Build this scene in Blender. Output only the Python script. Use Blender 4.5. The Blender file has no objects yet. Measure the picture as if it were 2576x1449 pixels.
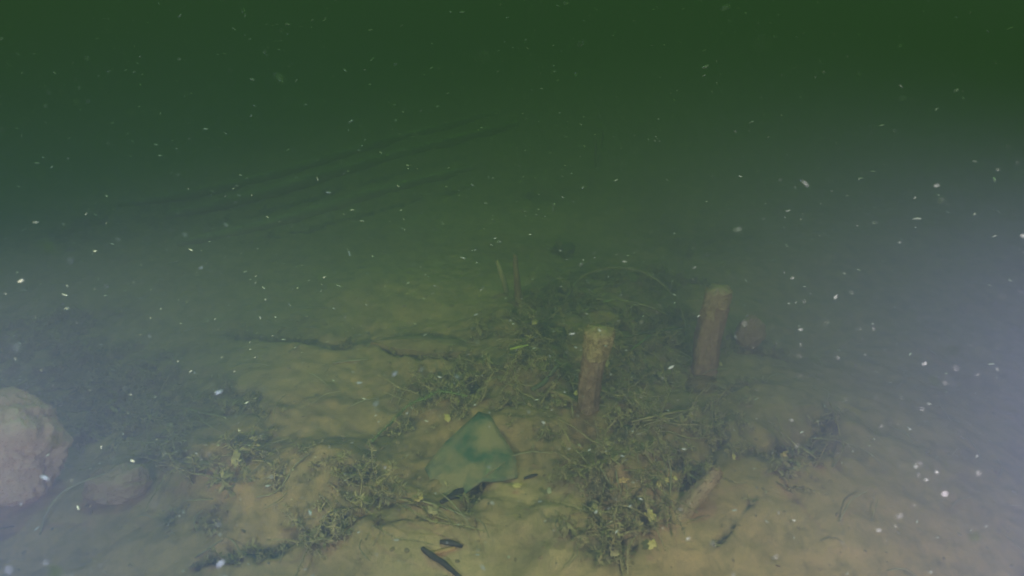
import bpy, bmesh, math, random
import numpy as np
from mathutils import Vector, Matrix
R = math.radians
random.seed(11)
rng = np.random.default_rng(5)
scene = bpy.context.scene
col = scene.collection

# ---------------------------------------------------------------- camera, sky, sun, lamps, exposure
CAM = Vector((0.0, 0.0, 1.0)); PITCH = R(28.0); F = 1678.0     # focal length in pixels of a 2576 px wide frame
cd = bpy.data.cameras.new('camera'); cam = bpy.data.objects.new('camera', cd); col.objects.link(cam)
cam.location = CAM; cam.rotation_euler = (R(90) - PITCH, 0, 0)
cd.sensor_width = 36; cd.lens = 18 / (1288 / F); cd.clip_start = 0.02; cd.clip_end = 300
cd.dof.use_dof = True; cd.dof.focus_distance = 1.45; cd.dof.aperture_fstop = 3.0
scene.camera = cam

world = bpy.data.worlds.new('World'); scene.world = world; world.use_nodes = True
nt = world.node_tree; bg = nt.nodes['Background']
sky = nt.nodes.new('ShaderNodeTexSky'); sky.sky_type = 'NISHITA'; sky.sun_disc = False
SUN_EL, SUN_AZ = R(62), R(20)
sky.sun_elevation = SUN_EL; sky.sun_rotation = SUN_AZ
nt.links.new(sky.outputs[0], bg.inputs[0]); bg.inputs[1].default_value = 0.13
sd = bpy.data.lights.new('sun', 'SUN'); sun = bpy.data.objects.new('sun', sd); col.objects.link(sun)
sd.energy = 5.0; sd.angle = R(0.5); sd.color = (1.0, 0.97, 0.90)
sdir = Vector((math.sin(SUN_AZ) * math.cos(SUN_EL), math.cos(SUN_AZ) * math.cos(SUN_EL), math.sin(SUN_EL)))
sun.rotation_euler = sdir.to_track_quat('Z', 'Y').to_euler()

# the two working lamps of the diving vehicle, one each side of its camera, and an added low fill light
def dive_or_fill_lamp(name, loc, target, watts, color, cone):
    d = bpy.data.lights.new(name, 'SPOT'); o = bpy.data.objects.new(name, d); col.objects.link(o)
    o.location = loc; v = Vector(target) - Vector(loc)
    o.rotation_euler = v.to_track_quat('-Z', 'Y').to_euler()
    d.energy = watts; d.color = color; d.spot_size = R(cone); d.spot_blend = 0.9; d.shadow_soft_size = 0.03
    return o
dive_or_fill_lamp('lamp_right', (0.565, 0.10, 0.87), (0.565 - .158, 1.10, 0.87 - .917), 29, (.92, 0.66, 1.0), 90)
dive_or_fill_lamp('lamp_left', (-0.547, -0.15, 0.74), (-0.547 + .03, .85, 0.74 - .80), 36, (.58, 0.52, 1.0), 108)
dive_or_fill_lamp('fill_low', (-1.02, 0.22, 0.66), (0.16, 1.80, 0.02), 43, (1.0, 0.72, 0.66), 45)  # added unseen fill light that brightens the middle of the bed

scene.view_settings.view_transform = 'Standard'; scene.view_settings.look = 'None'
scene.view_settings.exposure = 1.24; scene.view_settings.gamma = 1.0; scene.view_settings.use_curve_mapping = False
scene.cycles.use_denoising = True
scene.cycles.max_bounces = 6; scene.cycles.volume_bounces = 0
scene.cycles.transparent_max_bounces = 8
scene.cycles.sample_clamp_indirect = 4

# ---------------------------------------------------------------- helpers
def hash2(ix, iy, s):
    n = (ix.astype(np.int64) * 374761393 + iy.astype(np.int64) * 668265263 + s * 1442695041) & 0xffffffff
    n = ((n ^ (n >> 13)) * 1274126177) & 0xffffffff
    return ((n ^ (n >> 16)) & 0xffff) / 65535.0
def vnoise(x, y, s=0):
    x = np.asarray(x, float); y = np.asarray(y, float)
    ix = np.floor(x); iy = np.floor(y); fx = x - ix; fy = y - iy
    ux = fx * fx * fx * (fx * (fx * 6 - 15) + 10); uy = fy * fy * fy * (fy * (fy * 6 - 15) + 10)
    a = hash2(ix, iy, s); b = hash2(ix + 1, iy, s); c = hash2(ix, iy + 1, s); d = hash2(ix + 1, iy + 1, s)
    return (a + (b - a) * ux + (c - a) * uy + (a - b - c + d) * ux * uy) * 2 - 1
def fbm(x, y, o=4, s=0):
    t = 0; a = 0.5; c, q = math.cos(0.6), math.sin(0.6)
    for k in range(o):
        t = t + a * vnoise(x, y, s + k * 17); x, y = (x * c - y * q) * 2.03 + 3.1, (x * q + y * c) * 2.03 + 1.7; a *= 0.5
    return t
def smooth(t):
    t = np.clip(t, 0, 1); return t * t * (3 - 2 * t)
def ray(px, py):
    u = (px - 1288) / F; v = (724.5 - py) / F
    c, s = math.cos(PITCH), math.sin(PITCH)
    return Vector((u, c + v * s, -s + v * c)).normalized()
def flat(px, py, z=0.0):
    r = ray(px, py); t = (z - CAM.z) / r.z; p = CAM + r * t
    return (p.x, p.y)
def seg_dist(x, y, pts):
    best = np.full(np.shape(x), 1e9); side = np.zeros(np.shape(x)); along = np.zeros(np.shape(x)); L = 0
    tot = sum(math.dist(pts[i], pts[i + 1]) for i in range(len(pts) - 1))
    for i in range(len(pts) - 1):
        ax, ay = pts[i]; bx, by = pts[i + 1]; dx, dy = bx - ax, by - ay; l2 = dx * dx + dy * dy
        t = np.clip(((x - ax) * dx + (y - ay) * dy) / l2, 0, 1)
        d = np.hypot(x - ax - t * dx, y - ay - t * dy)
        sg = np.sign((x - ax) * dy - (y - ay) * dx)
        m = d < best
        best = np.where(m, d, best); side = np.where(m, sg, side); along = np.where(m, (L + t * math.sqrt(l2)) / tot, along)
        L += math.sqrt(l2)
    return best, side, along
def P(*pp): return [flat(a, b) for a, b in pp]

# ---------------------------------------------------------------- shape of the lake bed
# mounds of silt: pixel centre on the bed, radius along x and y in metres, height
MOUNDS = [(1010, 740, .55, .30, .035), (1300, 1400, .30, .14, .03), (700, 1300, .22, .12, .02), (830, 1210, .15, .09, .025),
          (1380, 900, .30, .22, .05), (1600, 760, .30, .20, .05), (1960, 1050, .20, .13, .045), (1500, 1130, .22, .16, .03), (1900, 1330, .30, .14, .025),
          (620, 940, .30, .15, .03), (2250, 1150, .35, .30, .03), (1190, 1080, .16, .10, .02), (1650, 1100, .14, .1, .03),
          (270, 700, .5, .4, .04), (1530, 1240, .10, .06, .03), (900, 1060, .2, .10, .02), (480, 1180, .22, .14, .03), (560, 1185, .06, .04, .03), (860, 1200, .10, .045, .02), (1520, 1270, .06, .035, .022), (1340, 1120, .1, .05, .02), (1180, 1330, .12, .04, .012)]
MC = [(flat(a, b), rx, ry, hh) for a, b, rx, ry, hh in MOUNDS]
# lips where one sheet of silt ends above another: pixel polyline, height, width of dark litter and painted shade under it
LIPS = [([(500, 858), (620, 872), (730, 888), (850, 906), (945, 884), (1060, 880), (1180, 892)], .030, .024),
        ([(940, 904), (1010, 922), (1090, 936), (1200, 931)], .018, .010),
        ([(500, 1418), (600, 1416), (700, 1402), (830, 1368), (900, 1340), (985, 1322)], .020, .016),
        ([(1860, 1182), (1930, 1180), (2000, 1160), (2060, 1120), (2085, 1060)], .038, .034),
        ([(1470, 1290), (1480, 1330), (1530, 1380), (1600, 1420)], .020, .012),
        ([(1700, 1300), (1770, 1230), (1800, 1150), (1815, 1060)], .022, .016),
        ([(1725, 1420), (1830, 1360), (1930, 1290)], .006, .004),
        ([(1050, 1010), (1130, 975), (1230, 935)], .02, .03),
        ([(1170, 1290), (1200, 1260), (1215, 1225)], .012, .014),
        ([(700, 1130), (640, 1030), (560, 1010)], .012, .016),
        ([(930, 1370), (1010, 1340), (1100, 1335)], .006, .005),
        ([(420, 584), (640, 533), (900, 458), (1220, 370)], .0, .020), ([(560, 640), (760, 580), (960, 515), (1230, 452)], .0, .008), ([(320, 528), (560, 492), (800, 440), (1150, 330)], .0, .006)]  # flat lines: litter and painted shade of the gaps between the logs
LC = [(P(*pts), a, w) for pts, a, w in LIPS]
# ground darkened by leaf litter, weed and painted shade: pixel centre, radii in metres, strength
LITTER_SHADE = [(1330, 880, .13, .13, 1.1), (1400, 800, .13, .12, 1.1), (1480, 980, .16, .09, .9), (1640, 960, .18, .11, .9), (1620, 850, .2, .14, .9), (1590, 720, .25, .16, .85),
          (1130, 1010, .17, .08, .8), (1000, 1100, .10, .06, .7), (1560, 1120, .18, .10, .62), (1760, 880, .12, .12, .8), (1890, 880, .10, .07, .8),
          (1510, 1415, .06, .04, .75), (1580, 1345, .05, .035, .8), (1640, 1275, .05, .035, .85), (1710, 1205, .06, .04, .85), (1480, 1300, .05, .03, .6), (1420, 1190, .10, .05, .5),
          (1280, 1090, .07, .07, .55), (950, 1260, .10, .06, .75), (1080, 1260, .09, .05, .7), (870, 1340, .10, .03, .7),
          (560, 1170, .14, .09, .75), (430, 1120, .14, .10, .75), (300, 1060, .22, .14, 1.1), (180, 1000, .24, .20, 1.3), (60, 880, .25, .16, 1.1), (700, 1260, .1, .04, .5), (470, 1330, .14, .04, .6),  # the strong patches near the boulder also paint its shadow on the bed
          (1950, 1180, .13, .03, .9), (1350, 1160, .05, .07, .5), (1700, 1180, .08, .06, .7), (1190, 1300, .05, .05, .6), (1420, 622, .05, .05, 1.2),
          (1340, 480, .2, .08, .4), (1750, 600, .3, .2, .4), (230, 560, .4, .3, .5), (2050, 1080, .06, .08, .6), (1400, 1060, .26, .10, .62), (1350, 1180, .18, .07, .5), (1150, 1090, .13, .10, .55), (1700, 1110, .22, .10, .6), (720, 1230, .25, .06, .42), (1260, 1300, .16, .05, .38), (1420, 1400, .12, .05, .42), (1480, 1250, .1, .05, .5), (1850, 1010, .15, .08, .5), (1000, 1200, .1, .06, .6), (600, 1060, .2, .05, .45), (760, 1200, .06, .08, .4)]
LIT = [(flat(a, b), rx, ry, s) for a, b, rx, ry, s in LITTER_SHADE]
def litter(x, y):  # leaf litter together with the shade painted on the bed
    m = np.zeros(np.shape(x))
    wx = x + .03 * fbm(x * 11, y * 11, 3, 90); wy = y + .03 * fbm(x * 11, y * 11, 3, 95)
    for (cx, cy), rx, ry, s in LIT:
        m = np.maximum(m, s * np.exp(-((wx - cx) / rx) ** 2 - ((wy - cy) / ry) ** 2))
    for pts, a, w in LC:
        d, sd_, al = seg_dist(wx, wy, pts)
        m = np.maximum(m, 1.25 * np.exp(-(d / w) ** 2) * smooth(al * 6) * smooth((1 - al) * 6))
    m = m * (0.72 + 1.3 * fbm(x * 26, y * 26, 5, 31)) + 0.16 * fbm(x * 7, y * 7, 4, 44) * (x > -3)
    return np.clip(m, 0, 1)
def bed(x, y, fine=True):
    x = np.asarray(x, float); y = np.asarray(y, float)
    z = .05 * fbm(x * .8, y * .8, 3, 3) + .018 * fbm(x * 4.3, y * 4.3, 3, 9)
    for (cx, cy), rx, ry, hh in MC:
        z = z + hh * np.exp(-((x - cx) / rx) ** 2 - ((y - cy) / ry) ** 2)
    wx = x + .012 * fbm(x * 16, y * 16, 3, 61); wy = y + .012 * fbm(x * 16, y * 16, 3, 67)
    for pts, a, w in LC:
        d, sd_, al = seg_dist(wx, wy, pts)
        e = smooth(al * 5) * smooth((1 - al) * 5)
        s = d * sd_
        step = smooth(s / .012 * .5 + .5) * np.exp(-np.clip(s, 0, 9) / .12)
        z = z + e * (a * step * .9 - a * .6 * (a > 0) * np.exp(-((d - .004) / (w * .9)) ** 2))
    if fine:
        m = litter(x, y)
        z = z + (.006 + .022 * m) * fbm(x * 34, y * 34, 4, 21) - .008 * m
        z = z + .008 * fbm(x * 13, y * 13, 3, 23)
    return z
def axis(a, b, step, lo, hi, g=1.16):
    mid = list(np.arange(a, b + step / 2, step)); left, right = [], []
    s = step; v = a
    while v > lo: s *= g; v -= s; left.append(max(v, lo))
    s = step; v = mid[-1]
    while v < hi: s *= g; v += s; right.append(min(v, hi))
    return np.array(left[::-1] + mid + right)
gx = axis(-1.7, 1.7, .0075, -20, 20); gy = axis(.45, 2.9, .0075, -4, 27)
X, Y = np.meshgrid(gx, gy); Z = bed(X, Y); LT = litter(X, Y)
nx, ny = len(gx), len(gy)
def lookup(A, x, y):
    x = np.asarray(x, float); y = np.asarray(y, float)
    i = np.clip(np.searchsorted(gx, x) - 1, 0, len(gx) - 2); j = np.clip(np.searchsorted(gy, y) - 1, 0, len(gy) - 2)
    u = (x - gx[i]) / (gx[i + 1] - gx[i]); v = (y - gy[j]) / (gy[j + 1] - gy[j])
    return A[j, i] * (1 - u) * (1 - v) + A[j, i + 1] * u * (1 - v) + A[j + 1, i] * (1 - u) * v + A[j + 1, i + 1] * u * v
bed_exact, litter_exact = bed, litter
def bed(x, y, fine=True): return lookup(Z, x, y)
def litter(x, y): return lookup(LT, x, y)
def gp(px, py, dz=0.0):
    r = ray(px, py); lo, t = 0.3, 0.3
    tt = .3 * 1.012 ** np.arange(400)
    hit = np.nonzero(CAM.z + r.z * tt < bed(r.x * tt, r.y * tt))[0]
    hi = tt[hit[0]] if len(hit) else tt[-1]; lo = hi / 1.012
    for k in range(12):
        mid = (lo + hi) / 2; p = CAM + r * mid
        if p.z < float(bed(p.x, p.y)): hi = mid
        else: lo = mid
    p = CAM + r * hi
    return Vector((p.x, p.y, p.z + dz))
def scale_at(p): return (p - CAM).dot(Vector((0, math.cos(PITCH), -math.sin(PITCH)))) / F   # metres per photo pixel there

def mesh(name, verts, faces, mat=None, smooth_=True):
    me = bpy.data.meshes.new(name); me.from_pydata([tuple(v) for v in verts], [], [tuple(f) for f in faces]); me.update()
    if mat: me.materials.append(mat)
    if smooth_: me.polygons.foreach_set('use_smooth', [True] * len(me.polygons))
    return me
def link(name, me, parent=None, loc=None):
    o = bpy.data.objects.new(name, me); col.objects.link(o)
    if parent: o.parent = parent
    if loc is not None: o.location = loc
    return o
def tag(o, label=None, cat=None, group=None, kind=None):
    if label: o['label'] = label
    if cat: o['category'] = cat
    if group: o['group'] = group
    if kind: o['kind'] = kind
    return o
def empty(name, loc):
    o = bpy.data.objects.new(name, None); o.empty_display_size = .03; col.objects.link(o); o.location = loc; return o

# ---------------------------------------------------------------- materials
def mat(name, c1, c2, scale=30.0, rough=.95, bump=.4, c3=None, spec=.15, detail=6.0, pos=(.35, .68), bscale=None):
    m = bpy.data.materials.new(name); m.use_nodes = True; n = m.node_tree.nodes; l = m.node_tree.links
    b = n['Principled BSDF']; b.inputs['Roughness'].default_value = rough; b.inputs['Specular IOR Level'].default_value = spec
    tc = n.new('ShaderNodeTexCoord'); nz = n.new('ShaderNodeTexNoise'); nz.inputs['Scale'].default_value = scale; nz.inputs['Detail'].default_value = detail
    nz.inputs['Roughness'].default_value = .62
    l.new(tc.outputs['Object'], nz.inputs['Vector'])
    cr = n.new('ShaderNodeValToRGB'); e = cr.color_ramp.elements
    e[0].position = pos[0]; e[0].color = (*c1, 1); e[1].position = pos[1]; e[1].color = (*c2, 1)
    if c3: q = e.new((pos[0] + pos[1]) / 2); q.color = (*c3, 1)
    l.new(nz.outputs['Fac'], cr.inputs['Fac']); l.new(cr.outputs[0], b.inputs['Base Color'])
    nb = n.new('ShaderNodeTexNoise'); nb.inputs['Scale'].default_value = bscale or scale * 3; nb.inputs['Detail'].default_value = 5
    l.new(tc.outputs['Object'], nb.inputs['Vector'])
    bp = n.new('ShaderNodeBump'); bp.inputs['Strength'].default_value = bump; bp.inputs['Distance'].default_value = .004
    l.new(nb.outputs['Fac'], bp.inputs['Height']); l.new(bp.outputs[0], b.inputs['Normal'])
    return m
M = {}
M['post'] = mat('rotten_wood', (.22, .13, .08), (.46, .31, .20), 45, c3=(.34, .21, .14))
M['crust'] = mat('tan_silt_crust', (.40, .29, .14), (.68, .50, .28), 70, detail=9)
M['silt'] = mat('silt_cover', (.28, .20, .10), (.50, .34, .17), 25, detail=9)
M['rock'] = mat('silted_rock', (.44, .26, .17), (.72, .46, .32), 12, bump=.7)
M['rockpink'] = mat('pinkish_silted_boulder', (.72, .40, .30), (.96, .64, .50), 7, bump=.9, c3=(.90, .54, .40), bscale=16)
M['dark'] = mat('black_wood', (.035, .03, .028), (.15, .12, .09), 90, spec=.15, rough=.7)
M['darkstone'] = mat('dark_stone', (.14, .13, .09), (.26, .22, .15), 30)
M['log'] = mat('olive_silted_wood', (.40, .32, .17), (.70, .54, .30), 14, detail=9)
M['tanwood'] = mat('pale_wood', (.40, .28, .15), (.68, .48, .27), 50)
M['leaf'] = mat('yellow_brown_leaf', (.66, .48, .12), (.90, .70, .28), 70)
M['orange'] = mat('orange_brown_leaf', (.66, .34, .12), (.90, .58, .28), 60)
M['twig'] = mat('algae_twig', (.10, .12, .05), (.26, .27, .13), 90)
M['paletwig'] = mat('pale_twig', (.30, .26, .14), (.52, .44, .24), 70)
M['greentwig'] = mat('green_twig', (.18, .26, .06), (.40, .48, .14), 60)
M['lime'] = mat('lime_blade', (.34, .42, .05), (.62, .66, .14), 50)
M['weed'] = mat('olive_waterweed', (.16, .14, .06), (.74, .58, .27), 38, c3=(.42, .34, .14), pos=(.3, .72))
M['weedtan'] = mat('silted_waterweed', (.26, .21, .09), (.74, .56, .27), 45, c3=(.48, .38, .18))
M['flake'] = mat('pale_flake', (.60, .60, .58), (.75, .75, .72), 200)
M['speck'] = mat('pale_speck', (.55, .55, .55), (.85, .85, .85), 8, pos=(.4, .6))
M['flakeyellow'] = mat('yellow_flake', (.72, .74, .18), (.8, .82, .3), 200)
M['shell'] = mat('shell', (.50, .44, .26), (.72, .64, .42), 80, rough=.5, spec=.4)

# lake bed: pale silt with dark litter and painted shade laid over it by an attribute
m = bpy.data.materials.new('lake_bed_silt'); m.use_nodes = True; n = m.node_tree.nodes; l = m.node_tree.links
b = n['Principled BSDF']; b.inputs['Roughness'].default_value = 1; b.inputs['Specular IOR Level'].default_value = .05
tc = n.new('ShaderNodeTexCoord')
def nz(scale, detail=6, rough=.6, dist=0):
    k = n.new('ShaderNodeTexNoise'); k.inputs['Scale'].default_value = scale; k.inputs['Detail'].default_value = detail
    k.inputs['Roughness'].default_value = rough; k.inputs['Distortion'].default_value = dist; l.new(tc.outputs['Object'], k.inputs['Vector']); return k
def ramp(src, stops):
    r = n.new('ShaderNodeValToRGB'); e = r.color_ramp.elements
    while len(e) < len(stops): e.new(.5)
    for q, (p, c) in zip(e, stops): q.position = p; q.color = (*c, 1)
    l.new(src, r.inputs['Fac']); return r
def mix(fac, a, bb, kind='MIX'):
    q = n.new('ShaderNodeMix'); q.data_type = 'RGBA'; q.blend_type = kind
    if isinstance(fac, float): q.inputs[0].default_value = fac
    else: l.new(fac, q.inputs[0])
    l.new(a, q.inputs[6]); l.new(bb, q.inputs[7]); return q.outputs[2]
big = ramp(nz(2.6, 5, .55, .6).outputs['Fac'], [(.3, (.47, .30, .16)), (.5, (.56, .35, .185)), (.72, (.48, .33, .165))])
med = ramp(nz(24, 9, .74, .5).outputs['Fac'], [(.28, (.42, .46, .40)), (.42, (.78, .80, .72)), (.52, (1.0, .98, .94)), (.7, (1.22, 1.15, 1.08))])
sa = n.new('ShaderNodeAttribute'); sa.attribute_name = 'sand_and_light'
sand_and_light_c = ramp(nz(9, 5, .6).outputs['Fac'], [(.3, (.68, .46, .24)), (.7, (.82, .55, .29))])
base = mix(1.0, mix(sa.outputs['Fac'], big.outputs[0], sand_and_light_c.outputs[0]), med.outputs[0], 'MULTIPLY')
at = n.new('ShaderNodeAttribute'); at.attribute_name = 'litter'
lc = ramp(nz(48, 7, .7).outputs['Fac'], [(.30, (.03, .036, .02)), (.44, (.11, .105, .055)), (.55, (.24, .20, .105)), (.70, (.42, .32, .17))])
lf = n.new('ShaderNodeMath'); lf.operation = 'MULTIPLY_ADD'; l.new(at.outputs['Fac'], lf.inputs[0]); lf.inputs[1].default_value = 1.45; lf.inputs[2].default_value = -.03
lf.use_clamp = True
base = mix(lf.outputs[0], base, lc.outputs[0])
l.new(base, b.inputs['Base Color'])
bp = n.new('ShaderNodeBump'); bp.inputs['Strength'].default_value = .55; bp.inputs['Distance'].default_value = .004
l.new(nz(90, 6, .7).outputs['Fac'], bp.inputs['Height']); l.new(bp.outputs[0], b.inputs['Normal'])
M['bed'] = m

# green glass, partly silted
m = bpy.data.materials.new('green_glass_under_silt'); m.use_nodes = True; n = m.node_tree.nodes; l = m.node_tree.links
b = n['Principled BSDF']; b.inputs['Base Color'].default_value = (.03, .25, .15, 1); b.inputs['Roughness'].default_value = .18
b.inputs['Transmission Weight'].default_value = .45; b.inputs['IOR'].default_value = 1.14; b.inputs['Specular IOR Level'].default_value = .9
b2 = n.new('ShaderNodeBsdfPrincipled'); b2.inputs['Roughness'].default_value = 1; b2.inputs['Base Color'].default_value = (.46, .34, .18, 1)
tc = n.new('ShaderNodeTexCoord')
k = nz(16, 6, .6); ga = n.new('ShaderNodeAttribute'); ga.attribute_name = 'silted'
gm = n.new('ShaderNodeMath'); gm.operation = 'MULTIPLY_ADD'; l.new(ga.outputs['Fac'], gm.inputs[0]); gm.inputs[1].default_value = .42; l.new(k.outputs['Fac'], gm.inputs[2])
r = ramp(gm.outputs[0], [(.42, (.14, .14, .14)), (.66, (.97, .97, .97))])
mx = n.new('ShaderNodeMixShader'); l.new(r.outputs[0], mx.inputs[0]); l.new(b.outputs[0], mx.inputs[1]); l.new(b2.outputs[0], mx.inputs[2])
l.new(mx.outputs[0], n['Material Output'].inputs['Surface']); M['glass'] = m

# ---------------------------------------------------------------- water and lake bed
hz = bpy.data.materials.new('murky_water'); hz.use_nodes = True; n = hz.node_tree.nodes; n.clear()
pv = n.new('ShaderNodeVolumePrincipled'); out = n.new('ShaderNodeOutputMaterial'); hz.node_tree.links.new(pv.outputs[0], out.inputs['Volume'])
pv.inputs['Density'].default_value = 1.13
pv.inputs['Color'].default_value = (.25, .27, .47, 1)
pv.inputs['Absorption Color'].default_value = (0.270, 0.507, 0.279, 1)
pv.inputs['Anisotropy'].default_value = 0.0
bm = bmesh.new(); bmesh.ops.create_cube(bm, size=1)
for v in bm.verts: v.co = Vector((v.co.x * 44, v.co.y * 44 + 8, -1.3 if v.co.z < 0 else 4.9))
me = bpy.data.meshes.new('haze'); bm.to_mesh(me); bm.free(); me.materials.append(hz)
tag(link('haze', me), 'murky green lake water that swallows the far bed', kind='stuff')

co = np.stack([X, Y, Z], -1).reshape(-1, 3)
i = np.arange(nx - 1); j = np.arange(ny - 1); I, J = np.meshgrid(i, j); a0 = (J * nx + I).ravel()
quads = np.stack([a0, a0 + 1, a0 + nx + 1, a0 + nx], -1)
me = bpy.data.meshes.new('lake_bed'); me.vertices.add(len(co)); me.vertices.foreach_set('co', co.ravel())
me.loops.add(quads.size); me.loops.foreach_set('vertex_index', quads.ravel())
me.polygons.add(len(quads)); me.polygons.foreach_set('loop_start', np.arange(0, quads.size, 4))
me.update(calc_edges=True); me.polygons.foreach_set('use_smooth', [True] * len(quads))
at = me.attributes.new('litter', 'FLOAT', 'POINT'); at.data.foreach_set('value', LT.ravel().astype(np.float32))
S_ = np.zeros_like(X)
for (cx, cy), rx, ry, q in [(flat(1020, 740), .62, .34, .75), (flat(1180, 540), .5, .3, .6), (flat(700, 960), .3, .15, .5), (flat(1220, 1440), .26, .13, 1.0), (flat(1330, 1300), .14, .08, .8), (flat(760, 1440), .22, .08, .5), (flat(1950, 1420), .25, .1, .35), (flat(900, 1400), .2, .05, .6)]:  # far patches are light painted onto the bed, near ones sandy ground
    S_ = np.maximum(S_, q * np.exp(-((X - cx) / rx) ** 2 - ((Y - cy) / ry) ** 2))
S_ = np.clip(S_ * (1 + .8 * fbm(X * 12, Y * 12, 4, 71)), 0, 1)
at = me.attributes.new('sand_and_light', 'FLOAT', 'POINT'); at.data.foreach_set('value', S_.ravel().astype(np.float32))
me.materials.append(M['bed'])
tag(link('lake_bed', me), 'pale brown silt bed with dark litter and painted shade in its hollows', kind='structure')

# ---------------------------------------------------------------- shape builders
def tube(pts, rads, sides=8, rough=0.0, seed=0, cap=True, sub=4, freq=30):
    """a bent tapered stick through the points, its skin uneven"""
    pts = [Vector(p) for p in pts]; n0 = len(pts)
    P_, R_ = [], []
    for s in range(n0 - 1):
        p0, p1, p2, p3 = pts[max(s - 1, 0)], pts[s], pts[s + 1], pts[min(s + 2, n0 - 1)]
        for q in range(sub):
            t = q / sub
            P_.append(.5 * ((2 * p1) + (p2 - p0) * t + (2 * p0 - 5 * p1 + 4 * p2 - p3) * t * t + (3 * p1 - p0 - 3 * p2 + p3) * t ** 3))
            R_.append(rads[s] + (rads[s + 1] - rads[s]) * t)
    P_.append(pts[-1]); R_.append(rads[-1])
    V, Fc = [], []
    ref = Vector((.3, .2, .93)).normalized()
    for k, p in enumerate(P_):
        d = (P_[min(k + 1, len(P_) - 1)] - P_[max(k - 1, 0)]).normalized()
        if abs(d.dot(ref)) > .95: ref = Vector((.9, .3, .1)).normalized()
        u = d.cross(ref).normalized(); w = d.cross(u)
        th = 2 * np.pi * np.arange(sides) / sides
        rr = R_[k] * (1 + rough * fbm(k * .37 * freq / 30 + seed * 5.1 + 0 * th, 3 * np.cos(th) + seed, 3, 5) * 1.6
                      + rough * .5 * vnoise(k * 1.9 + 0 * th, np.arange(sides) * 1.7 + seed * 3.3, 8))
        for a in range(sides): V.append(p + (u * math.cos(th[a]) + w * math.sin(th[a])) * float(rr[a]))
    for k in range(len(P_) - 1):
        for a in range(sides):
            b_ = (a + 1) % sides
            Fc.append((k * sides + a, k * sides + b_, (k + 1) * sides + b_, (k + 1) * sides + a))
    if cap:
        for k, dr in ((0, -1), (len(P_) - 1, 1)):
            c = len(V); d = (P_[min(k + 1, len(P_) - 1)] - P_[max(k - 1, 0)]).normalized()
            V.append(P_[k] + d * dr * R_[k] * .35)
            for a in range(sides):
                b_ = (a + 1) % sides
                Fc.append((k * sides + b_, k * sides + a, c) if dr < 0 else (k * sides + a, k * sides + b_, c))
    return V, Fc
def blob(rx, ry, rz, seed, amp=.22, sub=5, freq=1.6, fine=.05, flatb=.0):
    bm = bmesh.new(); bmesh.ops.create_icosphere(bm, subdivisions=sub, radius=1)
    V = np.array([v.co[:] for v in bm.verts]); Fc = [tuple(v.index for v in f.verts) for f in bm.faces]; bm.free()
    nn = fbm(V[:, 0] * freq + seed, V[:, 1] * freq + V[:, 2] * 1.3 * freq, 4, seed) + fbm(V[:, 2] * freq + seed * 2, V[:, 0] * freq - V[:, 1] * freq, 3, seed + 9)
    n2 = 1.6 * fbm(V[:, 0] * 9 + V[:, 2] * 5 + seed, V[:, 1] * 9 - V[:, 2] * 7, 4, seed + 4)
    V = V * (1 + amp * nn + fine * n2)[:, None] * np.array([rx, ry, rz])
    return [tuple(v) for v in V], Fc
def fuzz(V, Fc, count, length, seed, width=.0012, up=True):
    """short algae hairs standing on a skin"""
    rr = random.Random(seed); OV, OF = [], []
    for q in range(count):
        f = Fc[rr.randrange(len(Fc))]; ps = [Vector(V[i_]) for i_ in f[:3]]
        nn = (ps[1] - ps[0]).cross(ps[2] - ps[0])
        if nn.length < 1e-12: continue
        nn.normalize(); a, c = rr.random(), rr.random()
        if a + c > 1: a, c = 1 - a, 1 - c
        p = ps[0] + (ps[1] - ps[0]) * a + (ps[2] - ps[0]) * c
        d = (nn + Vector((rr.uniform(-.7, .7), rr.uniform(-.7, .7), rr.uniform(-.4, .7)))).normalized()
        s = d.cross(Vector((rr.random(), rr.random(), rr.random()))).normalized() * width * rr.uniform(.6, 1.6)
        L = length * rr.uniform(.4, 1.5); k = len(OV)
        bend = Vector((rr.uniform(-.3, .3), rr.uniform(-.3, .3), rr.uniform(-.3, .2))) * L
        OV += [p - s, p + s, p + d * L * .55 + s * .7, p + d * L * .55 - s * .7, p + d * L + bend]
        OF += [(k, k + 1, k + 2, k + 3), (k + 3, k + 2, k + 4)]
    return OV, OF
def sheet(outline, rings, zf, thick):
    """a closed slab with the given outline; zf(x, y, t) gives its upper face, t from centre 0 to rim 1"""
    n0 = len(outline); cx = sum(p[0] for p in outline) / n0; cy = sum(p[1] for p in outline) / n0
    V = [(cx, cy, zf(cx, cy, 0))]; Fc = []
    for r_ in range(1, rings + 1):
        t = r_ / rings
        for (x, y) in outline:
            xx, yy = cx + (x - cx) * t, cy + (y - cy) * t
            V.append((xx, yy, zf(xx, yy, t)))
    m_ = len(V)
    V += [(x, y, z - thick) for x, y, z in V]
    for k in range(n0):
        k2 = (k + 1) % n0
        Fc.append((0, 1 + k, 1 + k2)); Fc.append((m_, m_ + 1 + k2, m_ + 1 + k))
        for r_ in range(rings - 1):
            a_ = 1 + r_ * n0
            Fc.append((a_ + k, a_ + n0 + k, a_ + n0 + k2, a_ + k2))
            Fc.append((m_ + a_ + k2, m_ + a_ + n0 + k2, m_ + a_ + n0 + k, m_ + a_ + k))
        a_ = 1 + (rings - 1) * n0
        Fc.append((a_ + k, m_ + a_ + k, m_ + a_ + k2, a_ + k2))
    return V, Fc
def densify(pts, k=6, jit=0.0, seed=0):
    rr = random.Random(seed); o = []
    for a, c in zip(pts, pts[1:] + pts[:1]):
        for q in range(k):
            t = q / k; o.append((a[0] + (c[0] - a[0]) * t + rr.uniform(-jit, jit), a[1] + (c[1] - a[1]) * t + rr.uniform(-jit, jit)))
    return o
def local(V, o): return [Vector(v) - o for v in V]

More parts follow.
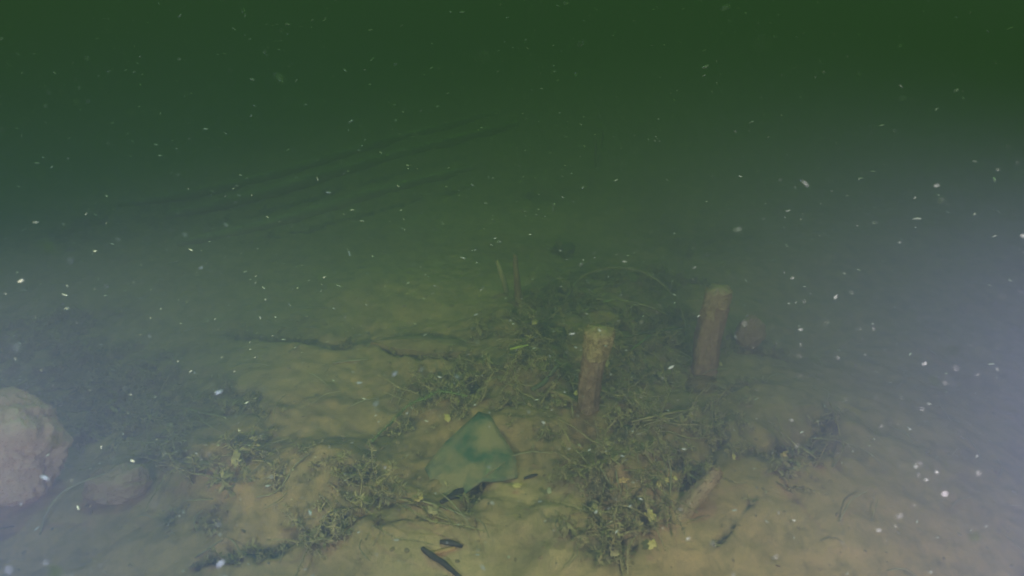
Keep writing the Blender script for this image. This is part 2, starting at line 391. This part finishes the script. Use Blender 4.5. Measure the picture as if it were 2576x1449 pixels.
# ---------------------------------------------------------------- upright posts
def post(base_px, top_px, wpx, label, seed, wood, crust, head=1.25):
    base = gp(*base_px); s = scale_at(base)
    r = ray(*top_px); d_plane = (base - CAM).dot(Vector((0, 1, 0)))
    top = CAM + r * ((d_plane + .01) / r.y)
    rad = wpx * s / 2
    root = tag(empty('wooden_post', base), label, 'post', 'upright rotten posts in the lake bed')
    bz = base - Vector((0, 0, .05)); ax = top - bz
    def grain(V, amp, sd, cap_z=None):
        o = []
        for v in V:
            t = v.z / max(ax.z, .01); c = (ax * t); dx, dy = v.x - c.x, v.y - c.y; th = math.atan2(dy, dx)
            k = 1 + amp * (1.3 * float(fbm(np.float64(math.cos(th) * 2.4 + sd), np.float64(math.sin(th) * 2.4 + v.z * 9), 4, sd)) + .5 * float(fbm(np.float64(v.x * 260), np.float64(v.y * 260 + v.z * 190), 3, sd + 5)))
            o.append(Vector((c.x + dx * k, c.y + dy * k, v.z + (.35 * rad * float(fbm(np.float64(v.x * 130 + sd), np.float64(v.y * 130), 3, sd + 9)) if cap_z and v.z > cap_z else 0))))
        return o
    ed = lambda t, k: bz + ax * t + Vector((rad * k, 0, 0))
    V, Fc = tube(local([bz, ed(.25, .08), ed(.5, -.08), ed(.72, -.03), ed(.86, .05)], base), [rad * .98, rad * .92, rad * .93, rad * .95, rad * .94], 56, .0, seed, True, 22, 150); V = grain(V, .22, seed)
    sh = link('shaft', mesh('shaft', V, Fc, wood), root)
    FV, FF = fuzz(V, Fc, 900, .0035, seed, .0009)
    tag(link('algae_fuzz', mesh('algae_fuzz', FV, FF, wood, False), sh), kind='stuff')
    # the silted end: ragged, slightly flared to the right, cut off blunt
    V, Fc = tube(local([ed(.76, .02), ed(.84, .06), ed(.93, .14), ed(1.0, .10)], base), [rad * .97, rad * 1.0, rad * head, rad * head], 56, .0, seed + 2, True, 18, 260); V = grain(V, .34, seed + 1, ax.z * .9)
    hd = link('broken_end', mesh('broken_end', V, Fc, crust), root)
    FV, FF = fuzz(V, Fc, 900, .0045, seed + 3, .0011)
    tag(link('algae_fuzz', mesh('algae_fuzz', FV, FF, crust, False), hd), kind='stuff')
    return root
M['post_far'] = mat('reddish_rotten_wood', (.34, .18, .12), (.58, .38, .27), 45, c3=(.45, .27, .19))
M['crust_far'] = mat('reddish_silt_crust', (.45, .30, .17), (.68, .48, .30), 60)
post((1472, 1030), (1503, 832), 58, 'brown rotten post with a ragged tan end, nearer of the two posts', 3, M['post'], M['crust'], 1.10)
post((1768, 935), (1806, 730), 62, 'reddish rotten post with a blunt top, fainter and farther of the two posts', 8, M['post_far'], M['crust_far'], 1.04)

# ---------------------------------------------------------------- rocks
def rock(name, px, w, h, label, seed, mt, sink=.35, fz=None, depth=1.0, amp=.2, group=None, xoff=0, sub=5, cat='rock'):
    p = gp(*px); s = scale_at(p); rx = w * s / 2; rz = h * s / 2
    V, Fc = blob(rx, rx * depth, rz, seed, amp, sub)
    c = Vector((xoff, rx * depth * .5, rz * (1 - sink))); V = [Vector(v) + c for v in V]
    o = tag(link(name, mesh(name, V, Fc, mt), None, p), label, cat, group)
    if fz:
        FV, FF = fuzz(V, Fc, fz[0], fz[1], seed, fz[2])
        tag(link('algae_fuzz', mesh('algae_fuzz', FV, FF, mt, False), o), kind='stuff')
    return o
rock('boulder', (0, 1268), 285, 300, 'big pinkish tan boulder cut by the left edge', 21, M['rockpink'], .12, (9000, .0045, .0008), .8, .24, sub=6)
rock('rock', (290, 1258), 145, 100, 'low brown silted rock just right of the pinkish boulder', 5, M['rock'], .50, (900, .004, .0008), .8, .22)
rock('rock', (1886, 880), 72, 92, 'small round brown rock right of the reddish post', 9, M['rock'], .12, (500, .004, .0008), .8, .2)
rock('stone', (1420, 636), 56, 24, 'small dark stone lying alone beyond the weed clump', 14, M['darkstone'], .3, None, .8, .2, sub=4, cat='stone')

# ---------------------------------------------------------------- sunken logs, far left
def log_(pts, rad, label, seed, mt, lift=.2, rough=.10, name='sunken_log', group=None, sides=20, cat='log', sub=10):
    W = [gp(a, b) for a, b in pts]
    W = [Vector((p.x, p.y, float(bed(p.x, p.y, False)) + r_ * lift)) for p, r_ in zip(W, rad)]
    V, Fc = tube(local(W, W[0]), rad, sides, rough, seed, True, sub, 40)
    return tag(link(name, mesh(name, V, Fc, mt), None, W[0]), label, cat, group)
G = 'sunken logs in the far murk'
log_([(415, 548), (640, 500), (900, 425), (1300, 315)], [.016, .026, .030, .022], 'faint sunken log along the upper side of the painted dark gap', 2, M['log'], .5, group=G)
log_([(450, 618), (700, 565), (950, 490), (1190, 425)], [.014, .026, .028, .018], 'faint sunken log nearest the camera in the far murk', 4, M['log'], .35, group=G)
log_([(300, 520), (620, 462), (900, 380), (1250, 285)], [.016, .024, .026, .02], 'faintest sunken log, farthest of the group', 6, M['log'], .3, group=G)

# ---------------------------------------------------------------- leaning stub, half sunk plank, sticks
def stick(pts, rads, label, mt, seed=0, name='stick', cat='stick', group=None, lift=1.0, sides=7, rough=.18, hts=None, sub=5, fz=None):
    W = []
    for k, (a, b_) in enumerate(pts):
        h_ = hts[k] if hts else 0.0
        p = gp(a, b_) if h_ == 0 else None
        if p is None:
            r = ray(a, b_); t = .3
            while (CAM + r * t).z > float(bed((CAM + r * t).x, (CAM + r * t).y, False)) + h_ and t < 8: t += .01
            p = CAM + r * t; p = Vector((p.x, p.y, p.z))
        else: p = Vector((p.x, p.y, p.z + rads[k] * lift))
        W.append(p)
    V, Fc = tube(local(W, W[0]), rads, sides, rough, seed, True, sub)
    o = tag(link(name, mesh(name, V, Fc, mt), None, W[0]), label, cat, group)
    if fz:
        FV, FF = fuzz(V, Fc, fz[0], fz[1], seed, fz[2])
        tag(link('algae_fuzz', mesh('algae_fuzz', FV, FF, mt, False), o), kind='stuff')
    return o
stick([(1690, 1325), (1735, 1265), (1780, 1215), (1806, 1182)], [.018, .017, .014, .009], 'stout pale log stub leaning up out of the silt',
      M['tanwood'], 3, 'log_stub', 'log stub', lift=.4, sides=20, rough=.09, hts=[-.014, .012, .042, .06], sub=12, fz=(900, .005, .001))
# almond shaped half buried plank
pl = P((938, 902), (1000, 886), (1090, 884), (1170, 900), (1196, 922), (1110, 932), (1010, 920))
pz = float(np.mean([bed(a, b_, False) for a, b_ in pl])) + .014
V, Fc = sheet(densify(pl, 5, .002, 3), 5, lambda x, y, t: pz + .012 * (1 - t * t) + .003 * float(fbm(x * 30, y * 30, 3, 7)), .035)
o0 = Vector(V[0]); tag(link('plank', mesh('plank', local(V, o0), Fc, M['silt'], False), None, o0), 'almond shaped plank end half buried in smooth silt', 'plank')
stick([(1062, 1382), (1085, 1402), (1120, 1424), (1165, 1462)], [.0035, .0055, .005, .003], 'bent dark stick reaching to the bottom edge of the picture', M['dark'], 4, sides=10, rough=.2)
stick([(1108, 1366), (1130, 1370), (1163, 1377)], [.0032, .005, .003], 'short dark stick lying above the bent one', M['dark'], 5, sides=10, rough=.2)
stick([(1090, 1396), (1115, 1390), (1145, 1381)], [.0035, .0045, .003], 'thin pinkish tan splinter between two dark sticks', M['orange'], 6, name='splinter', cat='splinter')
stick([(1110, 1266), (1150, 1249), (1196, 1222)], [.004, .009, .006], 'dark sliver standing in for shade under the green glass rim', M['dark'], 7, name='wood_chip_or_shade', cat='wood chip', lift=.6)  # dark sliver added to paint the shade in the gap under the glass
stick([(1318, 1206), (1338, 1200), (1352, 1196)], [.002, .0035, .002], 'small dark wood chip right of the green glass', M['dark'], 27, name='wood_chip_or_shade', cat='wood chip')
stick([(1218, 1200), (1245, 1180), (1272, 1160)], [.0016, .0014, .001], 'straight pale straw lying across the green glass', M['paletwig'], 8, name='straw', cat='straw', hts=[.03, .038, .04])
stick([(1284, 878), (1305, 873), (1330, 868)], [.0028, .0032, .0015], 'short lime green blade on top of the weed clump', M['lime'], 9, name='grass_blade', cat='blade', hts=[.06, .065, .07])
stick([(1516, 759), (1528, 757), (1540, 755)], [.002, .002, .0015], 'tiny pale green straw above the nearer post', M['greentwig'], 10, name='straw', cat='straw', hts=[.05, .05, .05])
stick([(1420, 760), (1455, 703), (1520, 676), (1590, 676), (1650, 702), (1700, 752), (1722, 800), (1728, 850)], [.003, .0035, .0038, .0038, .0038, .0035, .003, .002],
      'long thin branch arching over the far mound', M['paletwig'], 11, name='branch', cat='branch', hts=[.01, .03, .06, .08, .08, .06, .03, .005], rough=.25, fz=(500, .01, .001))
stick([(1500, 752), (1570, 757), (1630, 770), (1690, 797)], [.003, .0035, .003, .002], 'thin twig under the arching branch', M['paletwig'], 12, name='twig', cat='twig', hts=[.03, .035, .03, .01])
stick([(1570, 850), (1615, 838), (1660, 832), (1720, 824)], [.003, .003, .003, .002], 'level twig between the two posts', M['twig'], 13, name='twig', cat='twig', hts=[.03, .04, .04, .03])
stick([(1588, 880), (1612, 862), (1636, 843)], [.0018, .0018, .0012], 'light green sprig stem crossing the level twig', M['greentwig'], 14, name='twig', cat='twig', hts=[.03, .04, .05])
stick([(930, 1115), (985, 1062), (1030, 1018), (1075, 1000), (1108, 984), (1172, 996)], [.0012, .0016, .0018, .0018, .0018, .0012],
      'algae covered stem running up left of the glass', M['greentwig'], 15, name='weed_stem', cat='stem', hts=[.008, .02, .03, .035, .04, .035], rough=.5, fz=(500, .007, .001))
stick([(100, 1345), (120, 1285), (170, 1230), (262, 1192)], [.002, .0025, .0022, .0015], 'bowed pale stem in front of the brown rock', M['paletwig'], 16, name='weed_stem', cat='stem', hts=[.005, .03, .06, .08])
stick([(395, 1005), (408, 975), (425, 945)], [.003, .003, .002], 'short upright stem in the dark left water', M['paletwig'], 18, name='weed_stem', cat='stem', hts=[.003, .03, .06])
stick([(465, 1030), (510, 1042), (570, 1052)], [.003, .003, .002], 'pale straw on the bed left of centre', M['paletwig'], 19, name='straw', cat='straw')
stick([(645, 1252), (700, 1236), (740, 1175), (782, 1140)], [.0016, .0018, .0016, .001], 'crooked thin twig beside the smooth silt hump', M['paletwig'], 20, name='twig', cat='twig', rough=.4)
stick([(490, 1405), (540, 1372), (560, 1360)], [.0015, .002, .001], 'short tan twig on the lower left silt', M['paletwig'], 22, name='twig', cat='twig')
stick([(1060, 1262), (1120, 1280), (1182, 1305)], [.0022, .0022, .0015], 'tan straw below the shade sliver and glass', M['paletwig'], 23, name='straw', cat='straw')
stick([(985, 1240), (1000, 1222)], [.002, .0015], 'tiny straw left of the green glass', M['paletwig'], 24, name='straw', cat='straw')
stick([(1500, 345), (1498, 420)], [.006, .004], 'faint upright reed stem in the far murk', M['paletwig'], 26, name='reed', cat='reed', hts=[.22, .03])
stick([(1518, 325), (1514, 372)], [.005, .004], 'fainter reed stem standing farthest off', M['paletwig'], 28, name='reed', cat='reed', hts=[.18, .03])
stick([(1296, 640), (1300, 700), (1306, 770)], [.006, .009, .012], 'dim brown branch stub standing behind the weed clump', M['post'], 29, name='branch', cat='branch', hts=[.13, .07, .0], sides=10)
stick([(1250, 655), (1262, 690), (1275, 740)], [.005, .008, .008], 'dim greenish stub left of the brown one', M['log'], 30, name='branch', cat='branch', hts=[.10, .06, .0], sides=10)
stick([(1340, 985), (1370, 960), (1400, 920)], [.006, .006, .004], 'dark twig rising through the central weeds', M['twig'], 34, name='twig', cat='twig', hts=[0, .02, .05])
stick([(840, 915), (880, 910), (925, 905)], [.003, .003, .002], 'pale straw at the left tip of the plank', M['paletwig'], 35, name='straw', cat='straw')
stick([(1385, 990), (1440, 1015), (1475, 1040)], [.006, .007, .004], 'silted branch piece at the foot of the nearer post', M['silt'], 36, name='branch', cat='branch', sides=10)
stick([(1590, 1060), (1680, 1040), (1740, 1030)], [.002, .0028, .0015], 'silted twig between the feet of the posts', M['weedtan'], 38, name='twig', cat='twig', hts=[.02, .03, .02])
stick([(1685, 1250), (1688, 1190), (1680, 1150)], [.0014, .002, .001], 'forked pale twig left of the leaning stub', M['paletwig'], 39, name='twig', cat='twig', hts=[.0, .03, .05])

# ---------------------------------------------------------------- piece of green glass
gpx = [(1205, 1056), (1232, 1066), (1262, 1106), (1298, 1150), (1303, 1192), (1262, 1206), (1212, 1212), (1165, 1236), (1112, 1268), (1102, 1238), (1086, 1200), (1066, 1164), (1120, 1112)]
H0 = float(bed(*flat(1190, 1160), False)) + .024
g2 = [flat(a, b_, H0) for a, b_ in gpx]
gc = (sum(p[0] for p in g2) / len(g2), sum(p[1] for p in g2) / len(g2))
gridge = flat(1224, 1150, H0)[0]
def gz(x, y, t):
    return H0 + .010 - .20 * abs(x - gridge - .1 * (y - gc[1])) + .014 * (y - gc[1]) / .1 + .0015 * float(fbm(x * 40, y * 40, 2, 5))
V, Fc = sheet(densify(g2, 5, .0006, 8), 8, gz, .0045)
o0 = Vector(V[0])
glass = tag(link('glass_shard', mesh('glass_shard', local(V, o0), Fc, M['glass']), None, o0), 'broken piece of green glass half covered in silt', 'glass')
at = glass.data.attributes.new('silted', 'FLOAT', 'POINT')
sc_ = flat(1106, 1222, H0); sr_ = flat(1238, 1112, H0)
at.data.foreach_set('value', [max(math.exp(-(((v[0] - sc_[0]) / .045) ** 2 + ((v[1] - sc_[1]) / .040) ** 2)), .62 * math.exp(-(((v[0] - sr_[0]) / .022) ** 2 + ((v[1] - sr_[1]) / .04) ** 2))) for v in V])

# ---------------------------------------------------------------- fallen leaves and shells
def leaf(px, w, h, label, mt, seed, name='fallen_leaf', cat='leaf', lobes=5, ang=0.0, tilt=.35, stem=None, group=None, lift=.012):
    p = gp(*px, lift); s = scale_at(p); rr = random.Random(seed); pts = []
    for k in range(26):
        th = 2 * math.pi * k / 26; q = .72 + .13 * math.cos(lobes * th + seed) + .12 * math.cos((lobes + 3) * th - seed) + .1 * math.cos(2 * th + seed * 2) + rr.uniform(-.1, .1)
        x, y = w * s / 2 * q * math.cos(th), h * s / 2 * 1.3 * q * math.sin(th)
        pts.append((x * math.cos(ang) - y * math.sin(ang), x * math.sin(ang) + y * math.cos(ang)))
    V, Fc = sheet(pts, 4, lambda x, y, t: tilt * -y * -1 + .25 * w * s * float(fbm(x * 60 + seed, y * 60, 2, seed)) , .0012)
    o = tag(link(name, mesh(name, V, Fc, mt), None, p), label, cat, group)
    if stem:
        V, Fc = tube([(0, 0, 0), (stem[0] * s * .5, -.002, stem[1] * s * .5 + .002), (stem[0] * s, -.004, stem[1] * s)], [.0016, .0014, .001], 6)
        link('stem', mesh('stem', V, Fc, M['paletwig']), o)
    return o
leaf((1127, 1062), 24, 22, 'tan leaf scrap lying above the green glass', M['leaf'], 1)
leaf((1056, 1266), 28, 16, 'bright yellow leaf scrap left of the shade sliver', M['leaf'], 2)
leaf((1092, 1293), 34, 30, 'broad silted leaf below the glass', M['weedtan'], 3, lobes=3)
leaf((1381, 1246), 17, 15, 'small round yellow shell right of the glass', M['shell'], 4, 'snail_shell', 'shell', 2)
leaf((1300, 1232), 34, 12, 'curled yellow leaf touching the glass corner', M['leaf'], 5)
leaf((1564, 1238), 30, 16, 'tan leaf with a downward stem in the right hand weeds', M['orange'], 6, stem=(6, -18), lift=.03)
leaf((1634, 1318), 36, 34, 'folded yellow leaf among the dark litter near the bottom', M['leaf'], 7, lobes=4, lift=.02)
leaf((1655, 1238), 20, 14, 'yellow leaf scrap, left one of three in a row', M['leaf'], 8, lift=.02)
leaf((1673, 1226), 18, 15, 'yellow leaf scrap, middle one of three in a row', M['leaf'], 9, lift=.02)
leaf((1696, 1221), 13, 12, 'yellow leaf scrap, right one of three in a row', M['leaf'], 10, lift=.02)
leaf((1975, 1160), 40, 16, 'orange brown leaf on the edge of the right silt ledge', M['orange'], 11, stem=(14, 4), lift=.02)
leaf((1842, 1168), 10, 18, 'small tan leaf at the left end of the silt ledge', M['leaf'], 12, lift=.02)
leaf((958, 1225), 18, 14, 'small yellow leaf in the weeds left of the glass', M['leaf'], 13, ang=.6)
leaf((1098, 1322), 14, 12, 'tiny tan leaf scrap above the dark sticks', M['leaf'], 14)
leaf((1638, 1388), 30, 22, 'tan leaf low in the bottom right litter', M['leaf'], 15, lobes=4, lift=.02)
leaf((1545, 1405), 30, 22, 'silted leaf at the bottom beside the litter pit', M['weedtan'], 16, lobes=6, lift=.015)
leaf((836, 1302), 22, 14, 'yellowish leaf where the lower left crack ends', M['leaf'], 17)
leaf((1448, 1014), 14, 14, 'pale seed head at the foot of the nearer post', M['leaf'], 18, lobes=6, lift=.03)
leaf((1521, 955), 20, 30, 'star shaped yellowish leaf right of the nearer post', M['weedtan'], 19, lobes=5, lift=.05)
leaf((1457, 1131), 10, 7, 'tiny pale shell above the star shaped weed', M['shell'], 20, 'snail_shell', 'shell', 2)
leaf((1810, 932), 9, 12, 'tiny yellow leaf at the foot of the reddish post', M['leaf'], 22, lift=.02)
leaf((600, 1180), 30, 44, 'ragged yellowish leaf in the left hand weeds', M['weedtan'], 23, lobes=4, lift=.03)
leaf((1345, 860), 24, 16, 'ragged silted leaf on the crest of the weed clump', M['weedtan'], 24, lobes=5, lift=.06)

# ---------------------------------------------------------------- waterweed
def sprig(seed, h, nodes, leaves, ll, mats=0, spread=.5):
    rr = random.Random(seed); V, Fc = [], []
    lean = Vector((rr.uniform(-spread, spread), rr.uniform(-spread, spread), 1))
    pts = [Vector((0, 0, 0))]
    for k in range(4):
        pts.append(pts[-1] + (lean + Vector((rr.uniform(-.5, .5), rr.uniform(-.5, .5), rr.uniform(-.2, .1)))).normalized() * h / 4)
    V, Fc = tube(pts, [.0016, .0015, .0013, .0011, .0008], 4, .3, seed, False, 2)
    for q in range(nodes):
        t = .15 + .85 * (q + rr.random() * .5) / nodes; k = min(int(t * 4), 3); p = pts[k].lerp(pts[k + 1], t * 4 - k if t < 1 else 1)
        for z in range(leaves):
            th = 2 * math.pi * (z + rr.random() * .7) / leaves
            d = Vector((math.cos(th), math.sin(th), rr.uniform(-.3, .9))).normalized(); s = d.cross(Vector((0, 0, 1))).normalized()
            s = (s + Vector((0, 0, rr.uniform(-.6, .6)))).normalized()
            L = ll * rr.uniform(.5, 1.3) * (1.1 - .4 * t); w = L * rr.uniform(.07, .17); c = len(V)
            dr = Vector((0, 0, -L * rr.uniform(0, .3)))
            V += [p - s * w * .2, p + s * w * .2, p + d * L * .5 + s * w, p + d * L * .5 - s * w, p + d * L + dr]
            Fc += [(c, c + 1, c + 2, c + 3), (c + 3, c + 2, c + 4)]
    return V, Fc
temps = [sprig(s, rnd, nd, lv, ll) for s, rnd, nd, lv, ll in
         [(1, .05, 6, 6, .018), (2, .035, 5, 6, .016), (3, .07, 8, 6, .015), (4, .028, 4, 6, .018), (5, .045, 5, 5, .021), (6, .06, 7, 6, .014), (7, .02, 3, 7, .019)]]
temps += [sprig(31, .13, 18, 4, .009, spread=.3), sprig(32, .17, 24, 4, .008, spread=.4), sprig(33, .10, 14, 4, .010, spread=.5)]
tm = [[mesh('waterweed', V, Fc, M[k], False) for V, Fc in temps] for k in ('weed', 'weedtan')]
# single sprigs that stand out, by clump: pixel centre, pixel spread, how many, what they share
CL = [((1340, 850), (75, 50), 26, 'olive waterweed sprig on the crest of the central clump'),
      ((1300, 935), (70, 40), 20, 'olive waterweed sprig on the front slope of the central clump'),
      ((1415, 930), (30, 50), 12, 'waterweed sprig in the dark gap left of the nearer post'),
      ((1560, 985), (45, 40), 18, 'silted waterweed sprig just right of the nearer post'),
      ((1620, 870), (80, 30), 16, 'waterweed sprig on the mound between the posts'),
      ((1120, 1000), (80, 22), 16, 'waterweed sprig along the algae covered stem'),
      ((1640, 1060), (90, 40), 22, 'silted waterweed sprig in front of the reddish post'),
      ((1480, 1185), (50, 25), 9, 'small star of weed right of the green glass'),
      ((1590, 1340), (95, 75), 22, 'silted weed sprig around the bottom right litter pit'),
      ((1650, 1230), (50, 30), 12, 'silted weed sprig beside the row of yellow leaves'),
      ((960, 1265), (80, 45), 20, 'weed sprig in the patch left of the glass'),
      ((560, 1175), (90, 60), 20, 'weed sprig around the low pale lump on the left'),
      ((1960, 1190), (100, 22), 14, 'weed sprig hanging at the foot of the right silt ledge'),
      ((850, 1360), (80, 22), 12, 'weed sprig along the lower left crack'),
      ((1560, 1150), (90, 40), 18, 'sparse weed sprig on the silt between glass and ledge')]
rr = random.Random(77)
for ci, ((cx, cy), (sx, sy), cnt, lab) in enumerate(CL):
    for q in range(cnt):
        p = gp(cx + rr.gauss(0, sx * .6), cy + rr.gauss(0, sy * .6), -.003)
        k = rr.choice((0, 1, 2, 3, 4, 5, 6, 7, 7, 8, 8, 9, 9)); o = link('waterweed', tm[1 if rr.random() < (.65 if ci in (3, 6, 7, 8, 9, 12, 13) else .35) else 0][k], None, p)
        sc = rr.uniform(.7, 1.25); o.scale = (sc, sc, sc); o.rotation_euler = (rr.uniform(-.5, .5), rr.uniform(-.5, .5), rr.uniform(0, 6.28)) if k < 7 else (rr.uniform(1.1, 1.45), 0, rr.uniform(0, 6.28))
        if k >= 7: o.location.z += .008
        tag(o, lab, 'water plant', lab.replace(' sprig', ' sprigs').replace('small star', 'small stars'))
# the mat of weed that nobody could count
def scatter(name, count, parts, choose, matn, label, seed, smin, smax, dz=-.004):
    r2 = np.random.default_rng(seed); VV, FF = [], []; base_i = 0
    T = [(np.array([tuple(v) for v in V]), [tuple(f) for f in Fc]) for V, Fc in parts]
    x = r2.uniform(-1.7, 1.8, count * 30); y = r2.uniform(.55, 3.0, count * 30); m_ = choose(x, y); keep = r2.random(len(x)) < m_
    x, y = x[keep][:count], y[keep][:count]; z = bed(x, y)
    for a, b_, c in zip(x, y, z):
        V, Fc = T[r2.integers(len(T))]; s = r2.uniform(smin, smax); e = Matrix.Rotation(r2.uniform(0, 6.28), 3, 'Z') @ Matrix.Rotation(r2.uniform(-.8, .8), 3, 'X')
        W = (V * s) @ np.array(e).T + np.array([a, b_, c + dz]); VV.append(W)
        FF += [tuple(i_ + base_i for i_ in f) for f in Fc]; base_i += len(V)
    me = bpy.data.meshes.new(name); me.from_pydata(np.concatenate(VV).tolist(), [], FF); me.materials.append(M[matn]); me.update()
    return tag(link(name, me), label, kind='stuff')
def strand(seed):
    r3 = random.Random(seed); a = r3.uniform(.02, .05); return tube([(-a, 0, 0), (0, r3.uniform(-.012, .012), r3.uniform(.004, .02)), (a, 0, r3.uniform(0, .02))], [.0009, .0012, .0008], 4, .3, seed, False, 3)
scatter('straw_litter', 650, [strand(s) for s in range(6)], lambda x, y: 0.14 + .7 * litter(x, y), 'paletwig', 'loose pale straws lying in the litter', 21, .6, 1.2, .004)
low = [sprig(40 + s, .018, 3, 5, .012) for s in range(5)]
scatter('weed_mat', 2000, low + temps[:2], lambda x, y: smooth((litter(x, y) - .28) * 2.2), 'weed', 'dark olive mat of waterweed over the litter', 3, .6, 1.3)
scatter('silted_weed_mat', 3400, low, lambda x, y: smooth((litter(x, y) - .22) * 2), 'weedtan', 'pale silted scraps of weed in the mat', 4, .5, 1.1)
bits = []
for s in range(6):
    V, Fc = blob(.004, .003, .0016, 50 + s, .35, 1, 2.0, .2); bits.append((V, Fc))
scatter('litter_crumbs', 5200, bits, lambda x, y: .10 + .9 * smooth((litter(x, y) - .1) * 2), 'silt', 'crumbs of silt and rotten litter on the bed', 6, .4, 1.7, .0)
scatter('dark_crumbs', 1500, bits, lambda x, y: .15 + .85 * litter(x, y), 'darkstone', 'dark crumbs of rotten litter on the bed', 8, .2, .9, .0)
scatter('shell_crumbs', 260, bits, lambda x, y: .06 + .9 * litter(x, y), 'shell', 'pale broken shell crumbs on the bed', 9, .3, 1.1, .001)

# ---------------------------------------------------------------- flakes drifting in the water
def flake_mesh(seed, ln, w):
    V, Fc = blob(ln, w, w * .6, seed, .25, 2, 2.0, .0); return V, Fc
fm = [mesh('drifting_flake', *flake_mesh(60 + s, a, .42), M['flake']) for s, a in enumerate([1.3, 1.1, .8, 2.1, 1.7])]
fy = mesh('drifting_flake', *flake_mesh(70, 1.1, .4), M['flakeyellow'])
FL = [(105,193,12),(152,231,9,'y'),(113,266,10),(253,205,8),(283,182,6),(190,257,16),(63,308,14),(97,436,13),(352,505,7),(430,580,12),(525,625,12),(368,320,5),(370,392,5),
(1145,371,8),(1001,515,8),(903,378,12),(1105,710,6),(978,644,9),(1030,643,7),(881,791,5),(853,803,6),(700,795,5),(648,798,5),(437,825,6),(632,860,6),(418,869,8,'y'),(438,916,6),
(427,939,8),(312,947,13),(275,951,9),(315,977,8),(250,1010,14),(43,872,20),(140,1110,24),(541,1038,9),(685,996,6),(738,1040,6),(658,1097,7),(287,1158,16),(388,1267,12),(262,1258,14),
(140,1440,20),(135,1232,11),(358,727,12),(268,720,8),(345,700,6),(430,1365,8),(185,1356,9),(383,1413,8),(526,1142,8),(1985,205,9),(2372,346,16),(2367,504,13),(2335,545,15),(2543,538,17),
(2560,443,12),(1995,485,13),(2085,645,9),(1957,668,12),(1830,688,14),(2522,748,10),(2160,827,15),(2150,767,13),(2202,897,11),(2107,900,8),(1990,994,11),(2205,1002,9),(2037,943,11),
(2052,900,14),(2401,883,20),(2457,880,12),(2404,926,9),(2459,941,9),(2352,958,20),(2377,964,9),(2266,998,7),(2217,1072,9),(2405,1091,13),(2376,1067,9),(2506,1102,11),(2136,1121,8),
(2350,1147,11),(2312,1167,15),(2311,1196,9),(2330,1207,9),(2461,1190,10),(2222,1304,11),(2262,1298,14),(2252,1323,7),(2205,1355,14),(2286,1362,13),(2451,1352,19),(2237,1414,9),
(2520,960,12),(1907,980,8),(1737,929,6),(2285,785,13),(2197,827,9),(2237,830,9),(1942,824,9),(2077,812,10),(1493,948,6),(1186,825,6),(1425,887,9),(1214,421,8),(1316,438,7),(1486,299,8),
(1423,344,9),(1391,523,9),(1564,526,7,'y'),(1481,710,8),(1473,396,7),(1496,635,8),(1107,171,7),(891,442,10),(1815,171,8),(1917,152,6),(2157,137,7,'y'),(2092,188,8),(1607,870,6,'y'),(1542,94,4,'y'),
(1740,1030,5),(1295,1165,5),(1380,243,4),(736,568,7),(772,545,7),(958,888,5),(1110,887,5),(120,620,22)]
rr = random.Random(9)
for f in FL:
    dist = rr.uniform(.33, .62) if f[2] > 10 else rr.uniform(.45, .85)
    if f[0] > 900 and f[0] < 1800: dist = rr.uniform(.6, 1.0)
    r = ray(f[0], f[1]); p = CAM + r * dist; s = dist / F * f[2] / 2 * (.85 if f[2] >= 18 else .62)
    o = link('drifting_flake', fy if len(f) > 3 else rr.choice(fm), None, p); o.scale = (s, s, s)
    a = rr.gauss(.15, .35) if f[0] < 1700 else rr.gauss(-.35, .5)
    o.rotation_euler = (rr.uniform(-.5, .5), -a, rr.uniform(-.4, .4))
    if len(f) > 3: tag(o, 'tiny yellow green fleck drifting in the murky water', 'flake', 'yellow green flecks drifting in the water')
    else:
        x_, y_ = f[0], f[1]
        w_ = ('high over the sunken logs' if y_ < 420 and x_ < 1000 else 'in the dark green water at the top' if y_ < 420 else 'between logs and boulder' if x_ < 650 and y_ < 860 else
              'around the boulder and brown rock' if x_ < 450 else 'above the smooth silt left of the glass' if x_ < 1220 else 'above the weed clump and posts' if x_ < 1850 and y_ < 1200 else
              'in the blue grey water high on the right' if y_ < 860 else 'in the lavender water beyond the right silt ledge' if y_ < 1120 else 'over the bare silt at the lower right')
        if f[2] >= 19: w_ += ', bigger than the rest'
        tag(o, 'pale flake drifting ' + w_, 'flake', 'pale flakes drifting ' + w_)
# the finer snow of specks
r2 = np.random.default_rng(12); VV, FF = [], []; bi = 0
T = []
for s in range(5):
    V, Fc = blob(1.3, .45, .4, 80 + s, .3, 1, 2.0, .0); T.append((np.array(V), Fc))
N = 0
while N < 20000:
    x, y, z = r2.uniform(-1.9, 1.9), r2.uniform(.12, 2.6), r2.uniform(.05, 1.5)
    if z < float(.1) or math.hypot(x, y) < .25: continue
    dist = math.sqrt(x * x + y * y + (z - 1) ** 2)
    s = min(r2.gamma(1.0, .0007) + .00050, 0.0042) * (.35 + .65 * min(dist / .9, 1.2))
    V, Fc = T[r2.integers(5)]; e = Matrix.Rotation(r2.normal(0, .5), 3, 'Y') @ Matrix.Rotation(r2.normal(0, .5), 3, 'Z')
    VV.append((V * s) @ np.array(e).T + np.array([x, y, z])); FF += [tuple(i_ + bi for i_ in f) for f in Fc]; bi += len(V); N += 1
me = bpy.data.meshes.new('drifting_specks'); me.from_pydata(np.concatenate(VV).tolist(), [], FF); me.materials.append(M['speck']); me.update()
tag(link('drifting_specks', me), 'fine pale specks drifting through the murky water', kind='stuff')
